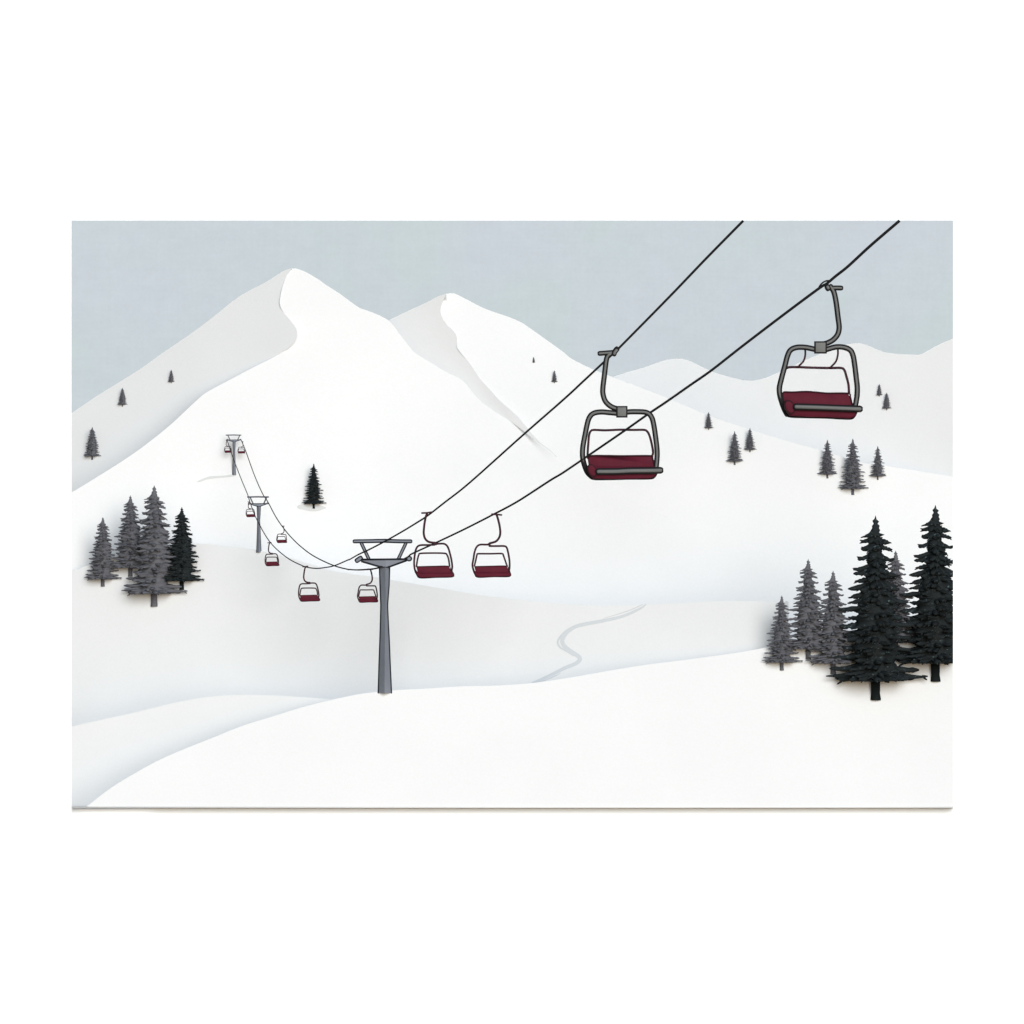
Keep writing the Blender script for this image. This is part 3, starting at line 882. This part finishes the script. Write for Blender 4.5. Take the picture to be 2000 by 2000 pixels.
def fir_meshes(seed, mirror):
    rng = random.Random(seed)
    bm = bmesh.new()
    s = -1 if mirror else 1
    for tips, side in ((RTN, 0.0), (LTN, math.pi)):
        if mirror:
            side = math.pi - side
        for r, h in tips:
            if mirror:
                r *= rng.uniform(0.86, 1.06); h += rng.uniform(-0.008, 0.008)
            th = 0.0145 if h > 0.6 else 0.0165
            dp = 0.035 if h > 0.62 else (0.05 if h > 0.5 else (0.03 if h > 0.25 else 0.022))
            frond(bm, rng, side + rng.uniform(-0.08, 0.08), r * (1.05 if h < 0.25 else 1.02), h, th, dp)
            frond(bm, rng, side + rng.choice((-1, 1)) * rng.uniform(0.55, 0.75), r * 0.70, h + rng.uniform(-0.012, 0.012), th, dp)
    # the branches pointing towards and away from the viewer's side
    h = 0.89
    while h > 0.10:
        for q in range(8):
            az = (math.pi / 2 if q % 2 else -math.pi / 2) + rng.uniform(-0.78, 0.78)
            frond(bm, rng, az, env(h) * rng.uniform(0.72, 1.0), h + rng.uniform(-0.012, 0.012), 0.0145, 0.035 if h > 0.3 else 0.02)
        h -= 0.040
    # lowest whorl: nearly flat
    for q in range(15):
        az = 2 * math.pi * q / 15 + rng.uniform(-0.15, 0.15)
        frond(bm, rng, az, 0.235 * rng.uniform(0.8, 1.04), 0.112 + rng.uniform(-0.006, 0.01), 0.017, 0.03)
        frond(bm, rng, az + 0.2, 0.17 * rng.uniform(0.8, 1.04), 0.115 + rng.uniform(-0.006, 0.01), 0.018, 0.02)
    # dense heart of the crown
    prev = None
    n = 70
    for i in range(n + 1):
        h = 0.10 + 0.88 * i / n
        base = env(h) * (0.36 if h > 0.62 else 0.50) + 0.004
        if h > 0.88:
            base = env(h) * (0.75 + 0.5 * (i % 2))
        ring_ = []
        for k in range(14):
            r = base * (1 + rng.uniform(-0.20, 0.20)) * (1.12 if (i % 3 == 0) else 0.94)
            ring_.append(bm.verts.new((r * math.cos(2 * math.pi * k / 14), r * math.sin(2 * math.pi * k / 14), h + rng.uniform(-0.003, 0.003))))
        if prev:
            for k in range(14):
                bm.faces.new([prev[k], prev[(k + 1) % 14], ring_[(k + 1) % 14], ring_[k]])
        else:
            bm.faces.new(ring_[::-1])
        prev = ring_
    tip = bm.verts.new((0, 0, 1.0))
    for k in range(14):
        bm.faces.new([prev[k], prev[(k + 1) % 14], tip])
    tr = bmesh.new()
    prev = None
    for h, r in ((-0.006, 0.0285), (0.0, 0.028), (0.03, 0.0255), (0.09, 0.024), (0.14, 0.022)):
        ring_ = [tr.verts.new((r * (1 + rng.uniform(-0.06, 0.06)) * math.cos(2 * math.pi * k / 12), r * math.sin(2 * math.pi * k / 12), h)) for k in range(12)]
        if prev:
            for k in range(12):
                tr.faces.new([prev[k], prev[(k + 1) % 12], ring_[(k + 1) % 12], ring_[k]])
        prev = ring_
    out = []
    for name, b in (('crown', bm), ('trunk', tr)):
        bmesh.ops.recalc_face_normals(b, faces=b.faces[:])
        me = bpy.data.meshes.new(name)
        b.to_mesh(me); b.free()
        for p in me.polygons:
            p.use_smooth = True
        out.append(me)
    return out

VAR = [fir_meshes(5, False), fir_meshes(11, True)]
MESH = {}
for vi, (cm, tm) in enumerate(VAR):
    for tone, (a, b) in (('dark', (tree_dark, bark_dark)), ('grey', (tree_grey, bark_grey))):
        c2, t2 = cm.copy(), tm.copy()
        c2.materials.append(a); t2.materials.append(b)
        MESH[vi, tone] = (c2, t2)

TREES = [  # x, y of top, y of foot in the photograph (1932 px view), variant, tone, label, group
    (323, 697, 723, 1, 'grey', 'tiny grey fir tree near the top of the shaded mountain flank, highest of three there', 0),
    (231, 731, 767, 0, 'grey', 'small grey fir tree in the middle of the shaded mountain flank', 0),
    (174, 805, 867, 0, 'grey', 'grey fir tree lowest on the shaded mountain flank, beside the scene edge', 0),
    (194, 975, 1106, 0, 'grey', 'shortest grey fir tree in the clump of four on the shaded valley', 1),
    (246, 934, 1087, 0, 'grey', 'grey fir tree standing farthest back in the clump of four', 1),
    (291, 915, 1143, 0, 'grey', 'tallest grey fir tree in the middle of the clump of four', 1),
    (343, 956, 1112, 0, 'dark', 'black fir tree at the end of the clump of grey firs', 1),
    (592, 874, 959, 0, 'dark', 'lone black fir tree with a grey shadow patch at its foot', 2),
    (1007, 673, 685, 1, 'grey', 'tiniest grey fir tree, just below the ridge of the second mountain', 2),
    (1046, 698, 723, 1, 'grey', 'tiny grey fir tree below the tiniest one on the second mountain slope', 2),
    (1337, 777, 811, 0, 'grey', 'small grey fir tree standing alone uphill of the pair on the white slope', 3),
    (1386, 813, 877, 1, 'grey', 'taller grey fir tree of the pair below the highest lift chair', 3),
    (1415, 807, 853, 0, 'grey', 'shorter grey fir tree of the pair below the highest lift chair', 3),
    (1659, 724, 748, 1, 'grey', 'smaller upper grey fir tree of the two on the far grey hills', 3),
    (1673, 740, 774, 0, 'grey', 'larger lower grey fir tree of the two on the far grey hills', 3),
    (1561, 829, 902, 1, 'grey', 'grey fir tree of the row of three nearest below the highest lift chair', 3),
    (1609, 827, 933, 0, 'grey', 'tallest grey fir tree, centre of the row of three below the far hills', 3),
    (1656, 841, 905, 1, 'grey', 'shortest grey fir tree of the row of three, toward the scene edge', 3),
    (1475, 1123, 1264, 0, 'grey', 'shortest grey fir tree at the outer end of the foreground clump', 4),
    (1525, 1054, 1243, 0, 'grey', 'tallest grey fir tree of the foreground clump', 4),
    (1572, 1076, 1271, 0, 'grey', 'grey fir tree partly hidden by the big whole black fir', 4),
    (1690, 1038, 1228, 0, 'grey', 'grey fir tree mostly hidden between the two big black firs', 4),
    (1765, 952, 1284, 0, 'dark', 'big black fir tree cut off by the scene edge', 4),
    (1652, 972, 1319, 0, 'dark', 'big whole black fir tree, nearest on the foreground slope', 4),
]
GROUPS = ['firs on the shaded mountain flank', 'clump of firs on the valley side', 'firs scattered on the mountain', 'firs on the far slopes', 'clump of firs on the foreground slope']
edge_n = None
for x, yt, yb, vi, tone, lab, gi in TREES:
    px, t_, b_ = x / 0.966, yt / 0.966, yb / 0.966
    g, gn = ground(px, b_, True)
    if gn.y > 0:
        gn = -gn
    H = (b_ - t_) * 0.01 * (DIST + g.y) / DIST
    r = thing('fir_tree', lab, 'tree', GROUPS[gi], g)
    r.scale = (H, H, H)
    turn = math.atan2(gn.x, -gn.y)          # its broad side follows the slope
    r.rotation_euler = (0, 0, turn)
    r.scale = (H / math.cos(turn), H, H)
    cm, tm = MESH[vi, tone]
    if 'cut off' in lab:
        # the crown ends flush with the side of the scene
        cm = cm.copy()
        b = bmesh.new(); b.from_mesh(cm)
        e0, e1 = P(XR, 1000, 0), P(XR, 1000, 10)
        nrmv = Vector((1, -(e1.x - e0.x) / 10.0, 0)).normalized()
        r.rotation_euler = (0, 0, 0); r.scale = (H, H, H)
        co = (P(XR, 1000, g.y) - Vector((g.x, g.y, 0))) / H
        co.y = 0; co.z = 0
        bmesh.ops.bisect_plane(b, geom=b.verts[:] + b.edges[:] + b.faces[:], plane_co=co, plane_no=nrmv, clear_outer=True)
        b.to_mesh(cm); b.free()
    for nm, me in (('crown', cm), ('trunk', tm)):
        o = bpy.data.objects.new(nm, me); COL.objects.link(o); o.parent = r

# ---------------------------------------------------------------- light
AZ, EL = R(12), R(14)
sd = Vector((math.sin(AZ) * math.cos(EL), -math.cos(AZ) * math.cos(EL), math.sin(EL)))
li = bpy.data.lights.new('sun', 'SUN')
li.energy = SUN; li.angle = R(36); li.color = (0.965, 0.985, 1.0)
lo = bpy.data.objects.new('sun', li); COL.objects.link(lo)
lo.location = sd * 60
lo.rotation_euler = sd.to_track_quat('Z', 'Y').to_euler()
w = bpy.data.worlds.new('World'); scene.world = w
w.use_nodes = True
nt = w.node_tree
sk = nt.nodes.new('ShaderNodeTexSky'); sk.sky_type = 'NISHITA'; sk.sun_disc = False
sk.sun_elevation = EL; sk.sun_rotation = math.atan2(sd.x, sd.y)
sk.air_density = 1.0; sk.dust_density = 0.3; sk.ozone_density = 1.0
nt.links.new(sk.outputs[0], nt.nodes['Background'].inputs['Color'])
nt.nodes['Background'].inputs['Strength'].default_value = SKYSTR

# ---------------------------------------------------------------- camera
cam = bpy.data.cameras.new('camera')
cam.sensor_width = 36; cam.lens = 36 * DIST / 20.0
cam.clip_start = 1; cam.clip_end = 1000
co = bpy.data.objects.new('camera', cam); COL.objects.link(co)
co.location = CAM; co.rotation_euler = (R(90), 0, 0)
scene.camera = co
vs = scene.view_settings
vs.view_transform = 'Standard'; vs.look = 'None'; vs.exposure = EXPOSURE; vs.gamma = 1.0; vs.use_curve_mapping = False
scene.cycles.max_bounces = 6
